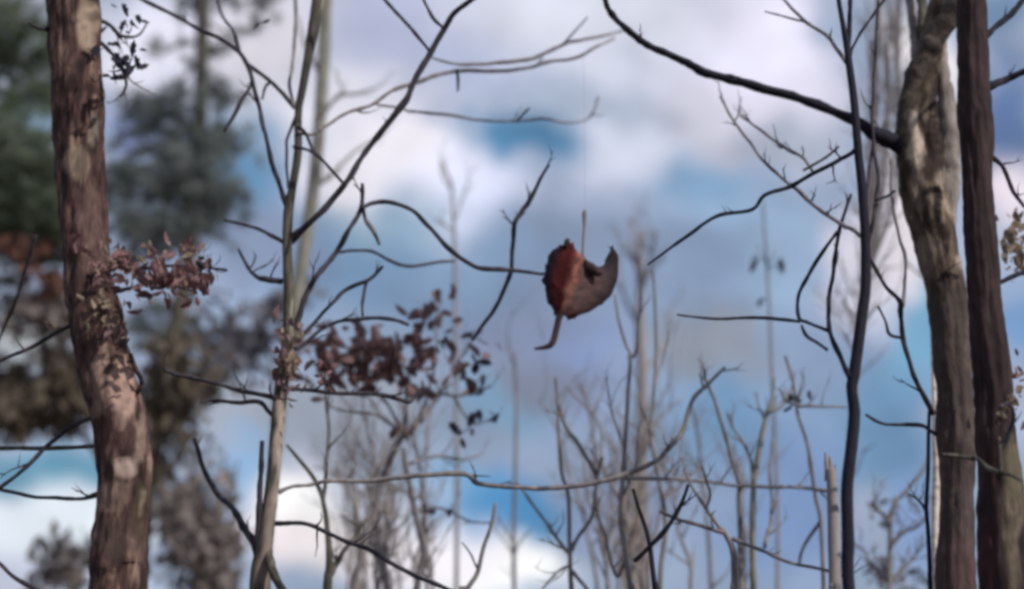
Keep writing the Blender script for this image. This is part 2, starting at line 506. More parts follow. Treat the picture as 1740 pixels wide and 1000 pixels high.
# ------------------------------------------------------------------ big trees
# the thick crooked trunk on the left
T1 = Tree('oak_tree', 'thick crooked reddish brown trunk with pale sun patches painted on it beside the pines', 'tree', 6.0,
  [(200,1010,98),(200,960,102),(204,920,98),(210,860,92),(211,800,94),(203,720,97),(188,660,97),(176,600,93),(164,545,94),(150,485,86),(143,400,78),(138,300,88),(134,200,86),(129,100,87),(124,0,89),(120,-90,90)],
  'oak', up=(3.4, .3, .3, .45), big=True, wf=.98, flare=1.5,
  tone_and_light=[(148,40,22,44,(.36,.28,.22),.9),(158,20,10,14,(.03,.015,.015),.9),(128,148,48,16,(.022,.008,.010),.9),(130,270,18,38,(.24,.19,.15),.7),(160,215,8,30,(.26,.22,.19),.6),  # pale patches paint sunlight falling through branches onto the bark
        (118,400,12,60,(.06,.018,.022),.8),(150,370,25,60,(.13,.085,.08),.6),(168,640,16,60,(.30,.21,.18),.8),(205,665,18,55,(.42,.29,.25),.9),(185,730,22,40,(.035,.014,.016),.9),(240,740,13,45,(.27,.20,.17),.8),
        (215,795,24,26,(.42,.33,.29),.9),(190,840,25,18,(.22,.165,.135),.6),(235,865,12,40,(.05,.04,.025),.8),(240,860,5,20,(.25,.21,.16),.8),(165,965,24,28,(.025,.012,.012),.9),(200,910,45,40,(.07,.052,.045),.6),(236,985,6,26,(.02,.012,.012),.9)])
T1.crown(5, 5.7, .8, 2.4, .05)
B = T1.branch
B([(140,548,12),(116,554,9),(60,586,8),(34,599,8),(0,612,7),(-70,640,6)], twigs=2, mat='twig')
B([(60,400,8),(32,497,7),(12,545,7),(0,572,6),(-30,640,5)], dy=.5, Y=6.6, mat='twig')
B([(175,700,9),(120,725,8),(99,742,9),(78,759,9),(41,796,9),(0,827,9),(-80,880,8)], twigs=2, mat='twig')
B([(190,835,16),(168,838,14),(140,846,8),(109,847,8),(51,842,8),(0,830,7),(-60,815,6)], mat='twig', twigs=1)
B([(185,752,10),(150,757,9),(68,760,9),(0,760,9),(-70,764,8)], mat='olive', dy=.3)
B([(170,1080,12),(110,1030,10),(60,1000,9),(24,980,9),(0,957,8),(-40,925,7)], mat='twig', twigs=1)
B([(105,55,13),(80,50,11),(62,47,9),(50,40,5)], mat='twig')
B([(150,30,10),(180,40,8),(205,60,7),(232,62,5),(250,40,3)], mat='twig', twigs=3)
B([(150,60,10),(175,75,8),(200,105,7),(215,140,6),(205,165,4)], mat='twig', twigs=3)
B([(165,470,12),(200,455,9),(250,455,8),(310,450,6),(352,455,4),(386,459,5)], mat='twig', twigs=9, tlen=(20,45))
B([(160,500,11),(215,490,8),(270,480,6),(330,495,4)], mat='twig', twigs=7, tlen=(20,40))
B([(215,690,8),(240,655,9),(232,628,10),(222,600,8)], mat='oak', dy=-.1)
T1.cluster(205,112,36,40,40,5.9,30,LDARK)
T1.cluster(215,45,46,36,14,6.1,26,LDARK)
T1.cluster(185,455,60,44,50,5.75,27,LRED)
T1.cluster(275,465,75,44,80,5.82,28,LRED)
T1.cluster(335,468,24,40,26,5.8,27,LRED)
T1.cluster(250,440,110,20,24,5.8,20,LTAN)
T1.cluster(270,490,80,28,30,5.9,28,LBROWN)
T1.cluster(175,520,28,60,24,5.78,24,LTAN)
T1.cluster(190,560,35,40,20,5.78,20,LBROWN)
T1.cluster(348,450,10,18,7,5.75,22,LDARK)
T1.done()

# the slender forked tree right of the pines
T2 = Tree('slender_tree', 'slender grey green tree with long bare boughs and brown leaves clinging around its trunk', 'tree', 6.4,
  [(441,1015,44),(447,940,36),(455,880,30),(463,820,27),(470,740,27),(474,690,27),(482,630,25),(490,570,24),(491,500,22),(488,420,19),(490,360,20),(497,318,16),(506,260,16),(507,190,15),(515,146,16),(524,95,18),(532,51,22),(540,0,24),(546,-60,22)],
  'olive', up=(2.4, .2, .2, .4), seg=18, wf=.86,
  tone_and_light=[(481,730,9,60,(.42,.35,.31),.85),(474,800,9,60,(.36,.30,.27),.8),(462,870,10,60,(.30,.24,.22),.7),(452,960,12,50,(.24,.18,.17),.7),(472,700,12,30,(.3,.24,.22),.6),(500,545,5,30,(.34,.34,.28),.7),(552,30,7,60,(.42,.41,.37),.9)])  # sunlit right side of the trunk put into the colour
T2.crown(3, 5.6, .8, 1.6, .025)
B = T2.branch
T2.twigmat = M['twig']
B([(436,930,14),(440,860,11),(444,800,11),(446,748,10)], dy=-.1, wob=0)
B([(443,960,18),(430,920,15),(415,896,15),(395,862,14),(371,838,13),(345,790,10),(330,745,8)], twigs=2, dy=.4)
B([(455,930,18),(462,968,18),(482,1005,17),(510,1060,16)], mat='olive', dy=-.2)
B([(490,352,12),(470,299,10),(453,241,9),(442,190,9),(429,136,9),(419,109,10),(402,85,9),(371,65,9),(340,51,8),(292,24,8),(248,3,8),(190,-25,7)], twigs=5)
B([(405,86,9),(398,55,7),(380,30,6),(365,-10,5)], dy=.3)
B([(419,109,8),(456,136,8),(480,160,8),(500,184,8)], dy=0, wob=0)
B([(428,140,8),(425,150,8),(408,177,9),(381,224,6)])
B([(462,140,6),(453,147,7),(446,168,5)])
B([(503,197,7),(490,231,7),(487,252,6),(490,320,5)], dy=-.1)
B([(500,250,7),(524,255,7),(551,275,7),(582,309,6)], dy=-.2)
B([(507,215,8),(520,226,6),(531,252,6),(551,275,5)], dy=-.1)
B([(500,184,8),(492,143,7),(497,112,7),(501,50,8),(503,0,8),(505,-60,7)], dy=.5, mat='stem')
# long diagonal bough
B([(491,410,17),(531,374,13),(572,330,12),(589,306,12),(626,252,12),(660,208,13),(690,170,13),(711,122,13),(732,88,12),(756,48,11),(773,20,11),(800,0,10),(860,-50,9)], dy=-.3, seg=9, twigs=3)
B([(730,88,7),(706,58,7),(684,34,7),(654,0,7),(610,-50,6)], Y=6.15)
B([(754,48,7),(740,36,7),(732,24,7),(718,-5,6),(700,-50,5)], Y=6.12)
B([(507,225,7),(531,228,7),(558,211,7),(592,190,7),(633,177,7),(667,153,8),(691,146,9),(711,139,9),(742,129,9),(776,121,9),(851,121,8),(895,116,7),(936,105,7),(977,99,6),(1017,78,5),(1045,66,3)], dy=.9, twigs=3, mat='stem')
B([(735,98,5),(776,109,6),(824,109,7),(878,104,8),(912,97,8),(956,77,7),(990,68,6),(1038,58,5),(1070,48,3)], Y=6.7, dy=.8, mat='stem')
B([(956,77,4),(975,55,4),(998,30,3)], Y=6.9)
B([(776,120,6),(778,138,6),(778,155,4)], Y=6.6)
B([(640,177,5),(681,184,5),(701,190,6),(769,196,6),(810,204,5),(878,206,5),(922,202,6),(960,208,4),(994,205,4),(1008,190,5),(1017,165,5)], Y=6.8, dy=1.0, twigs=2, mat='stem')
B([(878,206,5),(893,190,5),(900,184,3)], Y=6.9)
B([(497,575,13),(510,525,12),(524,493,12),(538,469,11),(572,429,11),(592,391,10),(612,356,10),(616,338,9),(616,312,8)], twigs=2)
B([(613,352,8),(640,345,9),(668,345,9),(702,358,9),(729,385,9),(763,423,10),(804,450,10),(838,457,9),(882,460,8),(935,467,5)], dy=.2, twigs=2)
B([(869,460,9),(872,416,9),(874,379,9),(886,358,9),(899,341,9),(923,297,7),(934,280,3)], Y=6.6, twigs=6, tlen=(15,40))
B([(868,462,9),(848,511,9),(821,552,8),(804,578,6)], Y=6.6, dy=.4)
B([(572,429,6),(600,425,6),(634,428,6),(666,445,7),(702,452,7),(738,446,6),(772,443,4)], Y=6.7, dy=.5)
B([(617,350,6),(622,372,8),(636,395,9),(645,415,6)], Y=6.4, dy=.2, mat='stem')
B([(487,415,9),(463,401,8),(432,386,7),(381,374,6)])
B([(480,478,12),(450,474,12),(436,470,9),(422,456,7),(405,422,5)], twigs=3)
B([(505,580,9),(545,535,7),(565,514,7),(585,493,8),(623,476,9),(638,464,7),(650,452,6)], twigs=2)
B([(623,477,8),(616,510,7),(616,536,5)])
B([(500,592,10),(514,588,9),(538,565,8),(560,551,7),(592,543,8),(660,541,8),(695,552,6)], twigs=3)
B([(474,680,10),(456,672,9),(405,662,9),(364,650,8),(320,640,8),(280,630,6)], twigs=3)
B([(468,712,10),(456,698,9),(442,682,9),(405,684,9),(364,680,7),(340,684,5)], twigs=2)
B([(482,660,10),(520,662,8),(560,667,8),(640,668,9),(680,678,9),(696,682,10),(716,663,6)], twigs=4, dy=.3)
B([(474,836,10),(500,826,8),(531,822,8),(558,816,9),(609,816,9),(645,815,10),(720,807,10),(790,805,10),(815,820,10),(880,827,10),(960,827,10),(1030,815,10),(1105,787,10),(1135,765,9),(1162,727,9),(1180,674,9),(1202,652,8),(1232,624,5)], dy=.8, twigs=8, mat='stem')
B([(466,888,11),(510,888,9),(551,901,9),(592,920,10),(626,932,10),(660,952,10),(692,969,10),(726,986,10),(780,1008,9),(860,1040,7)], dy=-.4, twigs=4)
T2.cluster(490,620,34,62,60,6.2,24,LBROWN)
T2.cluster(495,600,30,45,26,6.2,22,LTAN)
T2.cluster(545,640,34,36,16,6.3,20,LRED)
T2.cluster(437,42,14,8,2,6.4,24,LDARK, dY=.02)
T2.done()

# right: reddish trunk in front, pale forked trunk behind it
T5 = Tree('maroon_tree', 'straight dark maroon trunk at the right edge in front of the pale forked trunk', 'tree', 5.9,
  [(1709,1010,92),(1704,900,84),(1698,800,76),(1690,700,66),(1682,600,62),(1674,500,61),(1667,420,58),(1662,340,55),(1659,250,57),(1656,180,58),(1653,100,56),(1651,0,46),(1650,-80,44)],
  'maroon', up=(3.6, -.2, .2, .45), big=True, wf=.98, flare=1.4,
  tone_and_light=[(1722,880,18,130,(.15,.125,.09),.85),(1718,800,18,30,(.09,.085,.05),.8),(1690,790,10,25,(.035,.012,.014),.8),(1675,960,12,80,(.05,.012,.018),.7)])  # tan-olive strip low on the right, redder tones beside it
T5.crown(4, 5.7, .9, 2.2, .045)
T5.twigmat = M['navy']
B = T5.branch
B([(1665,75,14),(1680,58,13),(1699,41,12),(1722,18,12),(1745,-6,11),(1790,-50,9)], dy=.1, twigs=2)
B([(1660,162,18),(1686,146,17),(1706,136,15),(1740,122,13),(1800,105,10)], dy=.1, twigs=3)
B([(1680,262,11),(1700,280,10),(1709,296,9),(1723,326,8),(1740,352,6)], dy=.2, twigs=2, mat='twig')
B([(1690,482,11),(1706,476,10),(1740,463,9),(1790,450,7)], dy=.1, twigs=2)
B([(1655,778,9),(1618,772,6),(1600,770,3)], dy=-.3, mat='olive')
B([(1660,778,9),(1682,796,9),(1706,803,8),(1735,815,6)], dy=-.35, Y=5.75, mat='olive')
B([(1701,803,9),(1700,780,9),(1698,755,6)], Y=5.5, dy=0, mat='olive')
B([(1700,760,8),(1716,735,8),(1724,705,8),(1712,685,7),(1700,690,6)], Y=5.6, dy=-.1, mat='twig', twigs=5, tlen=(15,40))
T5.cluster(1722,415,26,65,60,6.6,24,LTAN)
T5.cluster(1718,690,26,40,26,5.7,18,LTAN)
T5.cluster(1728,640,20,50,12,6.0,18,LBROWN)
T5.done()

T4 = Tree('forked_tree', 'pale sunlit trunk with painted hollows that forks into a thick limb behind the maroon trunk', 'tree', 6.4,
  [(1624,1010,70),(1626,900,62),(1626,830,60),(1624,740,64),(1622,660,66),(1614,560,66),(1604,480,70),(1590,415,76),(1574,350,76),(1564,290,80),(1560,240,80),(1561,190,64),(1570,130,50),(1584,70,44),(1600,0,42),(1612,-80,40)],
  'grey', up=(3.0, .3, .5, .45), big=True, wf=.98, flare=1.4,
  tone_and_light=[(1592,200,12,100,(.016,.009,.008),1.3),(1590,285,20,16,(.035,.02,.018),.95),(1590,350,10,26,(.010,.007,.006),1.4),(1600,410,14,32,(.022,.014,.012),1.3),(1568,345,5,40,(.03,.02,.017),1),  # shade of the crevice and hollows put into the bark colour
        (1520,240,14,26,(.03,.022,.018),.9),(1530,300,10,40,(.035,.027,.022),.7),(1556,245,20,34,(.60,.50,.42),1.2),(1550,200,13,18,(.5,.42,.36),1.1),(1614,200,10,65,(.5,.42,.38),.8),(1612,310,16,26,(.33,.28,.24),.8),(1632,455,9,14,(.4,.32,.29),.9),(1575,440,22,40,(.24,.195,.15),.6),  # the palest entries paint sunlit patches onto the bark
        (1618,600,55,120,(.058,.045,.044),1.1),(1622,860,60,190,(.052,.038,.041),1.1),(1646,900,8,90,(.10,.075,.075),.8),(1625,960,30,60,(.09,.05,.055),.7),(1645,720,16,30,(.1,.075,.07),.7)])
T4.crown(3, 5.8, .9, 2.0, .04)
T4.twigmat = M['navy']
B = T4.branch
B([(1570,262,40),(1540,250,44),(1512,238,36),(1486,228,27),(1452,206,21),(1360,168,19),(1260,140,18),(1196,122,18),(1160,104,16),(1100,76,14),(1064,50,13),(1040,26,12),(1028,4,11),(1018,-60,9)], dy=-.4, seg=12, twigs=2, mat='navy')
B([(1602,560,30),(1604,450,36),(1608,360,44),(1612,290,45),(1612,230,42),(1607,170,37),(1598,120,33),(1597,70,30),(1608,20,26),(1622,-60,22)], Y=6.47, dy=-.06, seg=18, mat='pale', wob=0, name='stem')
B([(1566,295,30),(1545,245,36),(1538,195,37),(1554,130,38),(1580,82,40),(1608,38,41),(1640,-8,41),(1690,-90,38)], Y=6.42, dy=-.2, seg=18, mat='limb', wob=0, name='limb')
B([(1556,110,20),(1553,61,18),(1546,0,17),(1540,-60,15)], Y=6.5, dy=.2, mat='stem')
B([(1572,80,24),(1568,40,22),(1566,0,20),(1562,-60,18)], Y=6.5, dy=.3, mat='olive')
B([(1592,738,9),(1580,731,8),(1563,721,8),(1505,720,7),(1471,704,6)], dy=.1, mat='twig')
B([(1586,700,12),(1567,668,10),(1546,616,10),(1534,575,11),(1531,530,11),(1529,510,11),(1505,486,9),(1478,439,7)], Y=6.3, dy=-.2, mat='twig', twigs=2)
B([(1534,575,8),(1512,568,7),(1504,545,6),(1492,520,5)], Y=6.25, dy=.1, mat='twig')
B([(1534,520,8),(1539,442,7),(1526,398,7),(1516,330,7),(1514,270,7)], Y=6.2, dy=.1, mat='stem')
T4.done()

# thin black tree
T3 = Tree('black_sapling', 'thin wavy blue black sapling with bare forked boughs left of the forked tree', 'tree', 5.6,
  [(1443,1010,22),(1441,920,22),(1439,830,21),(1447,760,21),(1452,700,20),(1447,660,19),(1452,630,20),(1464,541,19),(1471,483,18),(1470,398,17),(1465,323,16),(1458,255,15),(1451,170,14),(1443,110,13),(1439,78,12),(1432,40,9),(1425,0,8),(1418,-60,7)],
  'navy', up=(.9, -.1, .1, .3), seg=12, wf=.98)
B = T3.branch
B([(1440,85,10),(1444,40,9),(1445,0,9),(1447,-60,7)], dy=.1)
B([(1445,95,7),(1451,75,6),(1475,38,6),(1502,0,6),(1530,-40,5)], twigs=1)
B([(1440,110,9),(1422,84,8),(1404,60,8),(1368,36,7),(1332,0,6),(1300,-40,5)], dy=.5, mat='stem', twigs=4)
B([(1376,40,5),(1340,30,4),(1300,20,3)], Y=5.9, dy=.3, mat='stem')
B([(1457,240,9),(1450,258,9),(1420,276,9),(1380,296,9),(1344,316,9),(1300,332,8),(1276,356,8),(1216,368,8),(1168,400,7),(1125,432,5),(1100,450,3)], dy=.3, twigs=3)
B([(1464,402,9),(1440,385,8),(1428,380,8),(1392,356,8),(1356,324,8),(1340,312,7),(1300,276,6),(1276,244,6),(1248,208,6),(1224,164,5)], dy=1.0, twigs=12, mat='stem')
B([(1380,290,6),(1364,268,6),(1324,244,6),(1280,212,5),(1255,195,3)], dy=.8, Y=6.0, mat='stem', twigs=10)
B([(1365,290,6),(1400,270,6),(1425,248,4)], Y=6.0, mat='stem')
B([(1444,640,11),(1420,589,10),(1409,550,10),(1409,505,9),(1417,460,9),(1424,400,8),(1436,360,7),(1446,330,5)], dy=.3, twigs=2)
B([(1409,562,8),(1402,559,8),(1372,547,7),(1357,538,8),(1357,502,8),(1372,470,8),(1390,439,8),(1423,392,7)], Y=5.7, dy=.1)
B([(1360,546,6),(1330,542,7),(1285,540,7),(1240,541,6),(1198,540,5),(1150,534,3)], Y=5.7, dy=.2)
B([(1406,594,7),(1390,582,6),(1370,570,7),(1362,552,5)], Y=5.65)
B([(1470,430,10),(1475,415,9),(1484,370,9),(1489,335,8),(1492,300,7),(1485,248,7),(1482,190,6),(1488,85,6),(1492,0,5)], dy=.3, mat='twig', twigs=3)
B([(1471,380,7),(1473,323,7),(1480,270,7),(1487,240,6)], mat='twig')
B([(1489,340,6),(1505,335,6),(1520,325,6)], dy=.2)
T3.done()

# ------------------------------------------------------------------ the hanging leaf
def hanging_leaf():
    Y0 = 5.4
    root = thing('hanging_leaf', 'large curled dark red dead leaf dangling in mid air by a thin thread', 'leaf', P(985, 480, Y0))
    o = root.location.copy()
    # columns across the blade, one row per step from stalk to tip: (px, py, depth)
    rows = [
     [(943,532,.03),(946,533,.01),(950,534,-.01),(954,536,-.02),(958,538,-.02),(962,540,-.01),(966,541,.01),(968,541,.02)],
     [(931,512,.05),(938,514,.02),(950,516,-.01),(960,519,-.035),(972,526,-.03),(985,531,.0),(998,530,.04),(1002,527,.05)],
     [(925,488,.06),(934,490,.02),(950,492,-.01),(970,497,-.05),(988,506,-.03),(1006,516,.02),(1024,514,.07),(1028,508,.09)],
     [(926,462,.06),(936,464,.02),(954,466,-.01),(981,473,-.06),(1000,484,-.03),(1020,496,.03),(1040,496,.09),(1042,488,.11)],
     [(931,440,.05),(940,442,.02),(960,444,-.01),(988,450,-.06),(1006,466,-.02),(1026,478,.04),(1048,474,.10),(1046,464,.12)],
     [(941,424,.05),(950,426,.02),(966,430,.0),(990,436,-.05),(1004,452,.02),(1028,467,.06),(1050,450,.10),(1044,442,.12)],
     [(955,416,.04),(960,416,.02),(972,422,.01),(988,432,-.03),(1003,450,.05),(1025,456,.08),(1050,436,.10),(1041,430,.11)],
     [(962,408,.03),(965,409,.02),(972,417,.02),(984,428,.0),(1000,447,.07),(1022,452,.10),(1041,424,.10),(1032,420,.10)],
    ]
    nr, nc = len(rows), len(rows[0])
    up = 4
    def samp(a, t):
        n = len(a); f = t * (n - 1); i = min(int(f), n - 2); t = f - i
        p = [a[max(0, i - 1)], a[i], a[i + 1], a[min(n - 1, i + 2)]]
        return tuple(.5 * (2 * p[1][k] + (p[2][k] - p[0][k]) * t + (2 * p[0][k] - 5 * p[1][k] + 4 * p[2][k] - p[3][k]) * t * t + (3 * p[1][k] - p[0][k] - 3 * p[2][k] + p[3][k]) * t ** 3) for k in range(3))
    V, F, A = [], [], []
    NR, NC = (nr - 1) * up + 1, (nc - 1) * up + 1
    full = [[samp(r, j / (NC - 1)) for j in range(NC)] for r in rows]
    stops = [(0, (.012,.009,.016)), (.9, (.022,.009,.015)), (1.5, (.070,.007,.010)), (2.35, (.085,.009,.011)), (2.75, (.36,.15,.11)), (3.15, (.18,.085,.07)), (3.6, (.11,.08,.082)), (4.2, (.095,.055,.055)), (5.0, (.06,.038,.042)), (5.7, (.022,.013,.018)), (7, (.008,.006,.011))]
    for i in range(NR):
        for j in range(NC):
            x, y, dd = samp([full[k][j] for k in range(nr)], i / (NR - 1))
            x += 2.2 * noise.noise(Vector((x * .06, y * .06, 3))); y += 2.2 * noise.noise(Vector((x * .06, y * .06, 9)))
            if j in (0, NC - 1) or i in (0, NR - 1):     # ragged margin
                x += 9 * noise.noise(Vector((x * .16, y * .16, 4))); y += 9 * noise.noise(Vector((x * .25, y * .25, 7)))
            V.append(P(x, y, Y0 + dd * .6 + .006 * noise.noise(Vector((x * .09, y * .09, 0)))) - o)
            q = j / (NC - 1) * 7 + .28 * noise.noise(Vector((x * .05, y * .05, 5)))
            q = max(0, min(6.99, q))
            for k in range(len(stops) - 1):
                if stops[k][0] <= q <= stops[k + 1][0]:
                    f = (q - stops[k][0]) / (stops[k + 1][0] - stops[k][0])
                    cc = [stops[k][1][m] * (1 - f) + stops[k + 1][1][m] * f for m in range(3)]
            # the lower margin of the right half is still red, its inner fold painted black for the curl's shadow
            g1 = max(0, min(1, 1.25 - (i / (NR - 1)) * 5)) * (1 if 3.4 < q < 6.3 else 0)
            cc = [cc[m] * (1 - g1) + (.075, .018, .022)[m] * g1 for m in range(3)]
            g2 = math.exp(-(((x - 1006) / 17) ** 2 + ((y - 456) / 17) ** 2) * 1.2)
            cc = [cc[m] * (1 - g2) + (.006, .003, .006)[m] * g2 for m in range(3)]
            kk = 1 + .55 * noise.noise(Vector((x * .11, y * .11, 1))) + .4 * noise.noise(Vector((x * .3, y * .3, 8)))
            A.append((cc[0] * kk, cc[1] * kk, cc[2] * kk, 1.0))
    for i in range(NR - 1):
        for j in range(NC - 1):
            F.append((i * NC + j, i * NC + j + 1, (i + 1) * NC + j + 1, (i + 1) * NC + j))
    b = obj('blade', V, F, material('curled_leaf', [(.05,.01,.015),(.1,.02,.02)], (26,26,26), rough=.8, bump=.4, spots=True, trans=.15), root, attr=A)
    sm = b.modifiers.new('thickness', 'SOLIDIFY'); sm.thickness = .0015; sm.offset = 0
    V, F = [], []
    tube(V, F, catmull(trace([(960,528,9),(951,537,11),(946,556,11),(941,576,11),(935,586,11),(924,590,8),(908,592,4)], Y0 - .01, 0, 1), 5), 8, o)
    obj('petiole', V, F, M['maroon'], root)
    V, F = [], []
    tube(V, F, catmull(trace([(960,420,8),(963,412,9),(966,406,6)], Y0, 0, 1), 4), 6, o)
    obj('tip', V, F, M['maroon'], root)
    V, F = [], []
    tube(V, F, catmull(trace([(1024,464,4),(1016,463,12),(1008,459,20),(1001,453,20),(996,446,11),(993,441,4)], Y0 - .03, 0, 1), 5), 9, o, rough=.3)
    obj('curled_lobe', V, F, M['maroon'], root)
    V, F = [], []
    tube(V, F, catmull(trace([(990,434,5),(991,410,5),(993,385,6),(993,364,9),(994,357,5)], Y0, 0, .9), 4), 6, o)
    obj('twig', V, F, M['stem'], root)
    V, F = [], []
    tube(V, F, trace([(994,358,.5),(993,240,.5)], Y0, .5, .8) + trace([(992,96,.5)], Y0 + 1.2, 0, .8), 4, o)
    obj('thread', V, F, M['pale'], root)
hanging_leaf()

# ------------------------------------------------------------------ saplings of the middle distance
GR = 'bare saplings of the thicket'
def sap(name, label, Y, trunk, mat='stem', w=None, seg=7, **kw):
    if w: trunk = W3(trunk, *w)
    return Tree(name, label, 'sapling', Y, trunk, mat, GR, seg=seg, wf=.78, **kw)
t = sap('young_sapling', 'brown sapling forking low beside the slender tree, its main stem leaning left', 7.2, [(556,1020,22),(560,960,18),(557,905,13),(549,850,10),(534,813,10),(510,782,9),(487,755,6)], 'olive')
t.branch([(562,975,13),(572,955,12),(584,935,10),(604,910,8),(622,880,6)], twigs=3)
t.branch([(549,850,8),(553,810,8),(558,728,8),(555,680,7),(552,640,5)], twigs=4, mat='stem')
t.done()

t = sap('leafy_sapling', 'young tree holding a broad spray of reddish brown dead leaves left of the red leaf', 8.2, [(600,1020,15),(614,949,15),(624,898,14),(638,871,13),(648,820,13),(668,770,14),(684,735,14),(690,700,10),(690,660,7)], 'stem')
t.branch([(705,1010,16),(716,966,15),(722,932,14),(712,900,13),(704,860,12),(694,815,11),(686,760,10)], dy=-.1, wob=0)
t.branch([(690,745,10),(712,718,9),(726,700,9),(750,665,8),(770,630,6),(800,580,4)], twigs=6)
t.branch([(690,740,9),(716,700,8),(730,660,7),(742,600,5),(740,550,4)], twigs=6)
t.branch([(686,740,8),(660,690,6),(620,650,5),(580,630,4)], twigs=6)
t.branch([(686,735,8),(640,705,6),(600,700,5),(560,690,3)], twigs=4)
t.branch([(740,668,6),(775,672,6),(800,668,5),(835,655,4)], twigs=3)
t.branch([(690,790,7),(740,775,6),(790,780,5),(820,770,4)], twigs=4)
t.branch([(770,672,6),(790,705,4),(805,720,4),(845,708,3)], twigs=2)
t.branch([(700,870,6),(740,862,5),(765,868,5),(800,885,4),(840,888,3)], twigs=3)
t.cluster(745,545,55,40,30,8.0,30,LBROWN)
t.cluster(640,600,115,52,74,8.1,32,LBROWN)
t.cluster(620,632,135,40,70,8.2,32,LRED)
t.cluster(710,610,110,60,46,8.0,30,LBROWN)
t.cluster(560,610,40,50,34,8.1,32,LRED)
t.cluster(685,730,18,14,8,8.0,24,LBROWN, dY=.05)
for (x, y, n_, rx, ry, sz) in ((805,573,5,16,7,26),(820,660,4,9,7,24),(800,722,4,10,8,26),(815,716,2,8,5,24),(846,708,3,9,6,22),(782,740,3,6,9,24),(805,615,8,22,18,28),(634,602,6,9,9,24),(752,590,3,5,12,24),(765,868,3,8,6,22),(725,870,3,10,6,22)):
    t.cluster(x, y, rx, ry, n_, 7.9, sz, LDARK if y > 500 and x > 700 else LBROWN, dY=.04)
t.done()

t = sap('snapped_stem', 'single thin grey stem with a snapped tip rising before the white cloud', 7.0, [(780,1030),(794,1000),(811,973),(821,932),(835,891),(842,854)], w=(13,7))
t.branch([(812,965,5),(800,940,4),(785,920,3)])
t.done()
t = sap('twin_fork_sapling', 'slim sapling with a wide Y fork under the crossing bough', 7.6, [(971,1020),(970,990),(968,934),(966,842),(955,806),(950,749),(948,692),(944,640)], w=(12,6))
t.branch([(968,940),(957,930),(930,890),(895,842),(880,820)], 9, 5, twigs=3)
t.branch([(969,936),(986,906),(1005,877),(1014,820),(1018,795),(1023,776)], 9, 6, twigs=2)
t.branch([(1014,805),(983,754),(961,723),(950,690)], 9, 5, twigs=4)
t.branch([(973,970),(996,1000),(1010,1040)], 8, 8)
t.branch([(968,960),(945,972),(920,1000)], 6, 4, twigs=3)
t.done()
t = sap('tall_thin_sapling', 'tall thin sapling with a hooked tip right below the red leaf', 7.4, [(1074,1020),(1071,1000),(1062,934),(1054,877),(1058,815),(1062,758),(1067,670),(1071,604),(1064,586),(1052,545),(1045,500)], w=(14,5))
t.branch([(1070,608),(1080,600),(1084,560),(1090,500),(1088,440)], 8, 4, twigs=3)
t.branch([(1062,950),(1049,978),(1036,947),(1027,903),(1010,860)], 8, 4, twigs=3)
t.branch([(1060,760),(1040,700),(1030,640)], 5, 3, twigs=3)
t.branch([(1058,840),(1080,790),(1084,720)], 6, 3, twigs=3)
t.done()
t = sap('curving_sapling', 'gently curving grey sapling just right of the tall hooked one', 7.8, [(1120,1020),(1121,1000),(1124,956),(1131,903),(1128,859),(1115,789),(1106,736),(1111,670),(1115,604),(1114,540),(1110,460)], w=(13,6))
t.branch([(1110,740),(1090,690),(1082,640)], 6, 3, twigs=3)
t.branch([(1126,850),(1150,800),(1160,740)], 6, 3, twigs=3)
t.branch([(1112,650),(1130,600),(1138,560)], 5, 3, twigs=2)
t.done()
t = sap('dark_crossed_sapling', 'short black sapling whose dark side branch crosses it like an X', 6.3, [(1116,1020),(1113,1000),(1106,938),(1098,899),(1084,859),(1076,830)], 'navy', w=(14,7))
t.branch([(1078,952,9),(1100,932,10),(1124,908,11),(1145,878,10),(1162,846,8),(1170,822,7)], dy=-.1, wob=0, twigs=2)
t.done()
t = sap('spreading_sapling', 'low sapling with wide flat side branches left of the pale green stems', 6.9, [(1248,1020,15),(1248,1000,15),(1246,938,14),(1232,905,12),(1219,890,9),(1180,833,7),(1165,800,5)], 'stem')
t.branch([(1230,905),(1184,890),(1153,881),(1120,868)], 9, 6, twigs=2)
t.branch([(1244,914),(1285,930),(1338,952),(1404,969),(1440,980)], 8, 6, twigs=3)
t.branch([(1200,862),(1207,838),(1200,815),(1192,790)], 7, 4, twigs=1)
t.done()
t = sap('pale_green_sapling', 'two pale green stems side by side spreading into a fan of twigs', 7.7, [(1281,1020,16),(1281,1000,16),(1279,912,15),(1281,824,13),(1292,754,13),(1303,705,11),(1312,674,7),(1316,640,4)], 'greenish', twigmat='stem')
t.branch([(1259,1020),(1259,1000),(1257,842),(1257,824),(1241,771),(1228,723),(1206,657),(1196,640)], 13, 6, twigs=7, dy=-.2, wob=0)
t.branch([(1281,822),(1276,780),(1262,750),(1246,727),(1235,700)], 8, 4, twigs=4)
t.branch([(1300,930),(1303,908),(1312,877),(1309,798),(1312,750)], 10, 5, twigs=3)
t.branch([(1301,715),(1290,690),(1285,665)], 6, 3, twigs=4)
t.branch([(1306,700),(1328,690),(1345,660),(1348,645),(1334,604)], 7, 4, twigs=4)
t.branch([(1060,812),(1140,813),(1197,817),(1246,824),(1316,826),(1360,828),(1412,833)], 7, 7, Y=7.5, dy=-.1, twigs=6)
t.done()
t = sap('thin_grey_sapling', 'thin grey sapling with a tangled dark twig knot at its top beside the broken post', 7.5, [(1401,1020),(1400,1000),(1395,886),(1386,842),(1373,758),(1356,705),(1353,683),(1347,648),(1334,604)], w=(11,5))
t.branch([(1395,886),(1380,905),(1364,934),(1358,955)], 8, 6)
t.branch([(1356,690),(1385,690),(1420,690),(1440,692)], 6, 4, twigs=2)
t.branch([(1354,688),(1335,680),(1325,660)], 6, 3, twigs=6, tlen=(12,28))
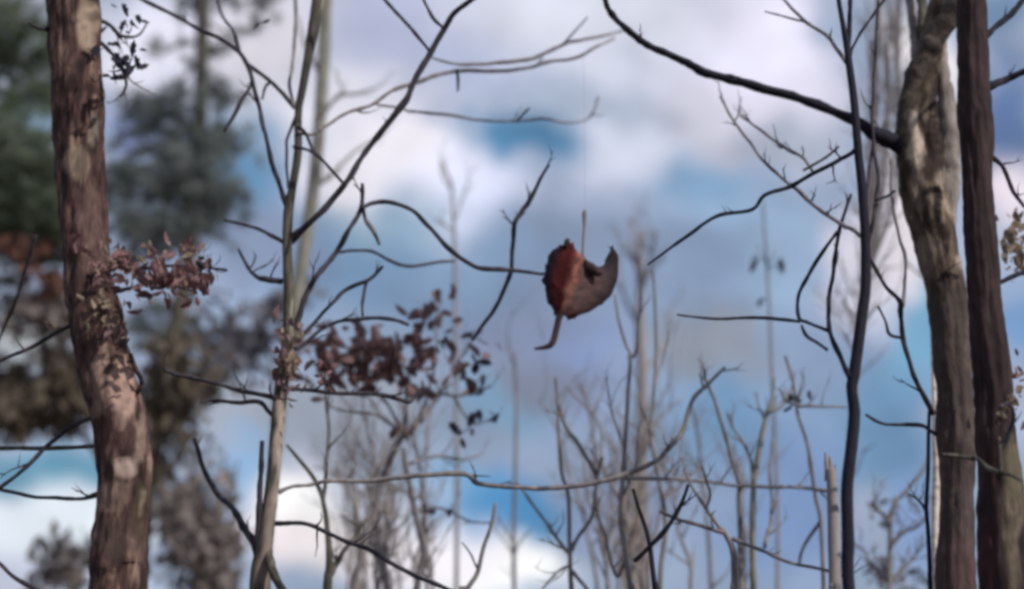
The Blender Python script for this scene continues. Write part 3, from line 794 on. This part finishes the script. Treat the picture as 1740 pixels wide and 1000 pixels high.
t.branch([(1354,684),(1360,660),(1366,640)], 6, 3, twigs=6, tlen=(12,28))
t.cluster(1352,684,18,13,7,7.5,18,LDARK, dY=.05)
t.done()
t = sap('broken_post_tree', 'pale lilac grey dead stem broken off short beside the thin black sapling', 6.6, [(1420,1020,28),(1419,1000,28),(1417,920,27),(1415,850,25),(1413,815,22),(1411,796,19)], 'lilac', seg=12)
for q in ([(1404,815,9),(1404,790,8),(1403,768,4)],[(1412,812,10),(1412,786,8),(1410,774,4)],[(1419,815,8),(1419,798,6),(1420,788,3)],[(1408,812,9),(1408,795,7),(1407,784,4)]):
    t.branch(q, dy=0, wob=0, name='splinter', mat='lilac', seg=5)
t.done()
t = sap('white_birch_stem', 'narrow white stem gleaming against the left edge of the forked trunk', 6.9, [(1592,1020,15),(1590,960,15),(1589,905,16),(1590,850,17),(1591,790,16),(1589,740,13),(1588,690,10)], 'white', seg=10, up=(1.2, .1, .1, .5))
t.done()
t = sap('dark_whip_sapling', 'dark whip stem running down the edge of the white stem', 6.5, [(1582,1020),(1580,960),(1577,900),(1574,860),(1577,800),(1578,730),(1580,690)], 'navy', w=(11,8))
t.branch([(1575,870),(1562,850),(1545,838)], 7, 3, twigs=2)
t.done()
t = sap('tangled_shrub', 'blurry blue grey shrub of tangled twigs between black sapling and white stem', 8.6, [(1510,1030),(1511,1000),(1512,932),(1516,864),(1543,830),(1570,796),(1580,770)], w=(13,6))
t.branch([(1512,930),(1535,905),(1558,895),(1576,875)], 9, 4, twigs=8)
t.branch([(1514,890),(1500,872),(1488,862),(1484,850)], 9, 4, twigs=6)
t.branch([(1540,835),(1552,855),(1565,870)], 7, 4, twigs=3)
t.branch([(1511,990),(1540,960),(1566,930)], 9, 4, twigs=8)
t.branch([(1511,990),(1480,955),(1465,930)], 9, 4, twigs=8)
t.mass([(1515,970,50,50,110,9.6,.5)], .08, 'leafslate')
t.done()

# faint stems farther back
FR = 'faint stems far behind the thicket'
def far(name, label, Y, trunk, mat='lilac', w=None, **kw):
    if w: trunk = W3(trunk, *w)
    return Tree(name, label, 'tree', Y, trunk, mat, FR, seg=8, **kw)
t = far('faint_birch', 'broad faint lilac grey trunk blurred behind the tall hooked sapling', 12.5, [(1092,1020,24),(1094,900,24),(1090,780,23),(1092,660,22),(1087,540,19),(1089,450,14),(1086,390,8)], 'lilac')
t.branch([(1086,470),(1076,420),(1070,370)], 10, 4, twigs=7, tlen=(40,90))
t.branch([(1087,500),(1108,440),(1112,390)], 10, 4, twigs=7, tlen=(40,90))
t.branch([(1087,560),(1060,500),(1052,450)], 9, 4, twigs=5)
t.branch([(1088,640),(1130,580),(1140,520)], 9, 4, twigs=5)
t.done()
t = far('faint_forked_stem', 'faint grey forked stem with a spiky top before the cream cloud above the arching bough', 10.5, [(775,1030),(776,900),(776,700),(774,560),(773,440),(772,400),(770,362),(767,314),(757,290),(750,270)], 'lilac', w=(10,5))
t.branch([(772,375),(785,340),(795,310)], 5, 3, twigs=3)
t.branch([(772,395),(755,380),(742,370)], 5, 3, twigs=2)
t.branch([(766,320),(752,300),(748,280)], 4, 3, twigs=3)
t.done()
t = far('faint_whip', 'very faint upright whip with two dark leaves dangling near its top', 9.6, [(1322,1030),(1322,900),(1318,760),(1312,640),(1308,540),(1304,460),(1299,390),(1296,340)], 'lilac', w=(8,4))
t.branch([(1303,450),(1292,425),(1285,415)], 3, 2, dy=0)
t.branch([(1304,460),(1316,430),(1322,420)], 3, 2, dy=0)
for (x, y) in ((1289,436), (1327,445)):
    for k in range(3): 
        lf = t.leaf(P(x + R.uniform(-2, 2), y + R.uniform(-9, 5), 9.6), 26 / FPX * 9.6, LDARK)
        lf.rotation_euler = (R.uniform(-.5, .5), 1.35 + R.uniform(-.2, .2), R.uniform(0, 6))
t.leaf(P(1300, 505, 9.6), 18 / FPX * 9.6, LDARK)
t.done()
t = far('faint_pale_trunk', 'broad pale grey green trunk blurred right behind the upper slender tree', 10.0, [(442,1030,26),(462,820,26),(478,680,26),(496,560,26),(516,430,26),(536,290,26),(549,120,26),(553,0,26),(556,-60,25)], 'greenish', up=(2, .2, .2, .4))
t.branch([(545,200),(575,165),(605,160),(640,150)], 9, 4, twigs=5)
t.branch([(532,320),(560,300),(600,260),(650,230)], 9, 4, twigs=7)
t.branch([(546,130),(520,80),(505,30)], 9, 4, twigs=3)
t.done()
for (nm, lb, Y, tr_, w_) in (
   ('faint_gap_stem', 'faint leaning stem close left of the forked trunk near the top edge', 9.5, [(1620,1030),(1612,700),(1580,480),(1545,300),(1526,150),(1528,-40)], (14,13)),
   ('faint_top_stem', 'faint stem beside the upper black sapling near the top edge', 9.0, [(1443,1030),(1442,850),(1452,650),(1470,470),(1486,300),(1490,150),(1492,-40)], (10,9)),
   ('faint_pole', 'faint straight grey pole stem in the gap left of the Y forked sapling', 10.0, [(873,1030),(873,900),(876,780),(877,680),(874,600)], (9,5)),
   ('faint_twig_stem', 'faint leaning stem low among the pale green sapling twigs', 9.5, [(1210,1030),(1205,930),(1196,830),(1186,740),(1175,690)], (9,5)),
   ('faint_brush_stem', 'faint brushy stem low in the gap between the hooked sapling and Y fork', 9.2, [(1035,1030),(1028,940),(1016,870),(1010,760),(1000,690),(985,650)], (10,5)),
   ('faint_cloud_stem', 'faint crooked stem crossing the white cloud below the leafy sapling', 9.0, [(655,1030),(652,960),(660,900),(655,860),(662,800)], (12,7)),
   ('faint_corner_stem', 'faint thin stem close beside the low brown forking sapling', 9.4, [(640,1030),(636,970),(640,930),(634,880),(630,830)], (9,5)),
   ('faint_high_stem', 'faint stem in the upper gap between black sapling and forked trunk', 10.5, [(1443,1030),(1442,850),(1453,640),(1474,440),(1497,290),(1508,150),(1512,-40)], (10,10))):
    t = far(nm, lb, Y, tr_, 'stem', w_)
    n_ = len(t.tr)
    for k in range(6):
        i = R.randrange(n_ // 2, n_)
        p, r = t.tr[i]
        t.twig(p, Vector((0, 0, 1)), R.uniform(50, 110) / FPX * Y, r * .6)
    t.done()

for k in range(28):
    Y = R.uniform(8.2, 11.0)
    x0 = R.choice([R.uniform(930, 1400), R.uniform(985, 1150), R.uniform(590, 720)]); top = R.uniform(610, 800); lean = R.uniform(-75, 75)
    if 590 < x0 < 720: top += 40
    t = Tree('fine_stem', ('fine pale upright stem with thin twigs in the low thicket below the leafy sapling' if x0 < 725 else 'fine pale upright stem with thin twigs in the low thicket below the hanging leaf'), 'sapling', Y,
             W3([(x0 - lean * .5, 1030), (x0 - lean * .4 + R.uniform(-9, 9), 960), (x0 - lean * .2 + R.uniform(-9, 9), 905), (x0 + R.uniform(-10, 10), 850), (x0 + lean * .3 + R.uniform(-10, 10), 850 * .67 + top * .33), (x0 + lean * .6 + R.uniform(-12, 12), 850 * .33 + top * .67), (x0 + lean * 1.3, top)], 9, 4), R.choice(['lilac', 'lilac', 'pale']), ('fine stems below the leafy sapling' if x0 < 725 else 'fine stems below the hanging leaf'), seg=6)
    n_ = len(t.tr)
    for _ in range(9):
        i = R.randrange(int(n_ * .45), n_)
        p, r = t.tr[i]
        t.twig(p, Vector((0, 0, 1.2)), R.uniform(60, 150) / FPX * Y, max(r * .6, .004))
    t.done()

for k in range(9):
    Y = R.uniform(8.0, 10.5)
    x0 = R.uniform(1478, 1545); up_ = R.uniform(-40, 200)
    t = Tree('high_stem', 'fine blurred upright stem in the narrow gap between black sapling and forked trunk', 'sapling', Y,
             W3([(1446, 1030), (1444, 830), (1454, 640), (1474, 480), (x0 - 10, 330), (x0, 200), (x0 + R.uniform(-12, 12), up_)], 8, 5), R.choice(['stem', 'lilac']), 'fine stems beside the forked trunk', seg=6)
    n_ = len(t.tr)
    for _ in range(12):
        i = R.randrange(int(n_ * .6), n_)
        p, r = t.tr[i]
        t.twig(p, Vector((R.uniform(-.4, .2), 0, 1.0)), R.uniform(50, 130) / FPX * Y, max(r * .6, .004))
    t.done()

# ------------------------------------------------------------------ evergreens on the left
PT = 1.7
def pine(name, label, Y, trunk, boughs, mat, n_tuft=9, tuft=26, L=.16, group='evergreens at the left edge', extra=3):
    t = Tree(name, label, 'tree', Y, trunk, 'olive', group, seg=12, up=(4.0, .1, .2, .3), wf=.95)
    V, F = [], []
    def spray(p, dv, n):
        for _ in range(n):
            q = (dv * .6 + Vector((R.gauss(0, .6), R.gauss(0, .6), R.gauss(.15, .5)))).normalized()
            s = q.cross(Vector((R.uniform(-1, 1), R.uniform(-1, 1), R.uniform(-1, 1)))).normalized() * .007
            a = p + Vector((R.gauss(0, .02), R.gauss(0, .02), R.gauss(0, .02)))
            b = len(V)
            V.extend([a - s - t.o, a + s - t.o, a + q * L * R.uniform(.7, 1.2) - t.o])
            F.append((b, b + 1, b + 2))
    def clothe(cu_, n, spread):
        for _ in range(n):
            i = R.randrange(int(len(cu_) * .2), len(cu_))
            p = cu_[i][0]
            t_ = (cu_[min(i + 1, len(cu_) - 1)][0] - cu_[max(0, i - 1)][0]).normalized()
            off = Vector((R.gauss(0, spread), R.gauss(0, spread), R.gauss(0, spread * .7)))
            spray(p + off, (t_ + off.normalized() * .6).normalized(), tuft)
            if R.random() < .5: tube(t.tw_v, t.tw_f, [(p, .004), (p + off * .5 + Vector((0, 0, -.01)), .003), (p + off, .002)], 4, t.o)
    for (pts, w0, w1, n, sp, dy) in boughs:
        tr = trace(W3(pts, w0, w1), Y, dy)
        cu_ = catmull(tr, 5)
        bv, bf = [], []
        tube(bv, bf, cu_, 6, t.o, rough=.1)
        obj('branch', bv, bf, M['olive'], t.root)
        clothe(cu_, int(n * PT), sp * 1.5)
    for k in range(extra):          # boughs above the frame and on the far side
        p, r = R.choice([q for q in t.tr if q[0].z > P(0, -100, Y).z])
        a = R.uniform(0, 6.28)
        dv = Vector((math.cos(a), math.sin(a), -.05))
        cu_ = [(p + dv * f * 1.6 + Vector((0, 0, .2 * f * f)), .025 * (1 - .7 * f)) for f in (0, .2, .4, .6, .8, 1)]
        bv, bf = [], []
        tube(bv, bf, cu_, 6, t.o)
        obj('branch', bv, bf, M['olive'], t.root)
        clothe(cu_, 30, .14)
    o = obj('needles', V, F, M[mat], t.root, smooth=False)
    o['kind'] = 'stuff'
    t.done()
pine('pine_tree', 'blurred dark green pine with a thin grey trunk just right of the thick crooked trunk', 15.0,
  [(228,1030,36),(248,850,34),(276,680,32),(306,520,30),(328,390,28),(338,250,27),(342,120,26),(346,0,25),(349,-80,24)],
  [([(346,-10),(400,5),(485,-4)],12,5,12,.06,.3),([(344,30),(390,60),(437,42)],9,3,5,.04,.4),([(342,70),(300,80),(265,78)],9,3,4,.03,-.4),([(342,80),(360,88),(375,90)],8,3,6,.03,.2),([(342,40),(330,20),(310,5)],8,3,6,.05,.2),
   ([(340,95),(300,150),(270,175)],9,3,3,.03,-.3),([(340,130),(365,150),(390,160)],9,4,14,.05,.3),
   ([(338,180),(290,185),(230,200)],10,4,46,.11,-.4),([(337,220),(360,240),(380,250)],10,4,34,.10,.5),([(336,250),(280,270),(205,290)],10,4,44,.13,-.6),
   ([(336,230),(330,270),(325,320)],10,6,60,.12,-.2),([(336,280),(350,330),(345,370)],10,6,60,.12,.3),([(334,300),(270,330),(195,340)],10,4,44,.13,-.4),
   ([(334,340),(360,350),(400,345)],9,4,20,.10,.4),([(333,360),(280,375),(215,395)],9,4,44,.12,-.5),([(332,390),(290,405),(240,410)],9,4,26,.12,.6),([(306,520),(290,550),(262,560)],9,4,30,.12,.4)],
  'needle')
pine('spruce_tree', 'dark green spruce at the left edge seen behind the thick crooked trunk', 14.0,
  [(-95,1030,40),(-92,800,38),(-88,600,36),(-84,400,34),(-80,250,32),(-76,120,31),(-72,0,30),(-70,-80,29)],
  [([(-72,-10),(0,20),(60,50)],11,4,44,.12,-.3),([(-73,20),(10,70),(90,115)],9,3,46,.10,.4),([(-75,80),(0,100),(70,105)],10,4,44,.12,.3),([(-77,150),(10,160),(110,175)],9,3,40,.08,.3),([(-78,180),(-20,205),(40,215)],10,4,24,.09,-.3),
   ([(-80,240),(20,260),(100,275)],11,4,80,.12,-.4),([(-82,280),(10,290),(110,300)],9,3,90,.10,.4),([(-84,320),(0,325),(95,335)],11,4,110,.13,.4),([(-84,360),(10,355),(115,370)],9,3,100,.11,-.3),
   ([(-84,390),(0,375),(90,400)],11,4,90,.12,.5),([(-85,420),(10,410),(120,420)],9,3,60,.11,.2)],
  'needle2')

# brown leafed thickets far back on the left
BR = 'blurred brown shrubs behind the crooked trunk'
def shrub(name, label, Y, trunk, w, spots, size, mat, limbs=()):
    t = Tree(name, label, 'shrub', Y, W3(trunk, *w), 'olive', BR, seg=7)
    for l in limbs: t.branch(l, 12, 5, twigs=4)
    t.mass(spots, size, mat)
    t.done()
shrub('olive_shrub', 'dense olive brown shrub low at the left edge above the pale blue gap', 15, [(205,1030),(200,900),(170,780),(120,720),(60,680)], (16,10),
  [(60,685,95,40,1000,15,.9),(20,670,60,40,500,15,.8),(110,660,40,60,500,15,.8)], .17, 'leafolive')
shrub('brown_shrub', 'dark brown leafy shrub peeking out right behind the lower crooked trunk', 14, [(225,1030),(230,900),(252,790),(285,700),(290,620)], (16,9),
  [(290,640,44,75,700,14,.8),(285,720,34,55,360,14,.8)], .16, 'leafolive')
shrub('rust_shrub', 'rusty orange brown leaf clump at the left edge below the spruce', 14, [(190,1030),(195,850),(170,650),(110,520),(36,440)], (14,7),
  [(20,435,60,30,230,14,.9),(60,475,70,30,150,14,.9)], .15, 'leafrust')
shrub('tan_shrub', 'thin tan shrub at the left edge between rusty clump and olive shrub', 14.5, [(195,1030),(200,850),(180,680),(140,580),(90,520)], (13,7),
  [(60,520,75,40,420,14.5,.8),(90,560,50,40,300,14.5,.3)], .15, 'leafgrey')
shrub('grey_shrub', 'pale grey brown twiggy shrub low between the crooked trunk and the slender tree', 14.5, [(345,1030),(344,980),(340,900),(335,840),(330,790)], (18,9),
  [(335,915,60,85,560,14.5,.9),(300,850,34,80,260,14.5,.8),(370,960,50,50,500,14.5,.8)], .16, 'leafgrey', [[(343,980),(310,910),(290,850)],[(342,940),(385,900),(400,870)]])
shrub('corner_shrub', 'pale grey brown shrub in the lower left corner before the white cloud', 14.5, [(118,1040),(120,1000),(124,960),(122,930)], (14,7),
  [(120,965,50,50,190,14.5,.8),(90,985,45,40,110,14.5,.3)], .15, 'leafgrey')
shrub('slate_shrub', 'blurred slate grey leaf clump left of the slender tree behind its trunk', 15.5, [(440,1030),(455,850),(468,720),(462,620),(430,560)], (14,8),
  [(420,570,65,55,340,15.5,.6),(465,510,45,30,160,15.5,.9),(375,610,55,40,260,15.5,.9)], .16, 'leafslate', [[(462,640),(420,610),(370,600)]])
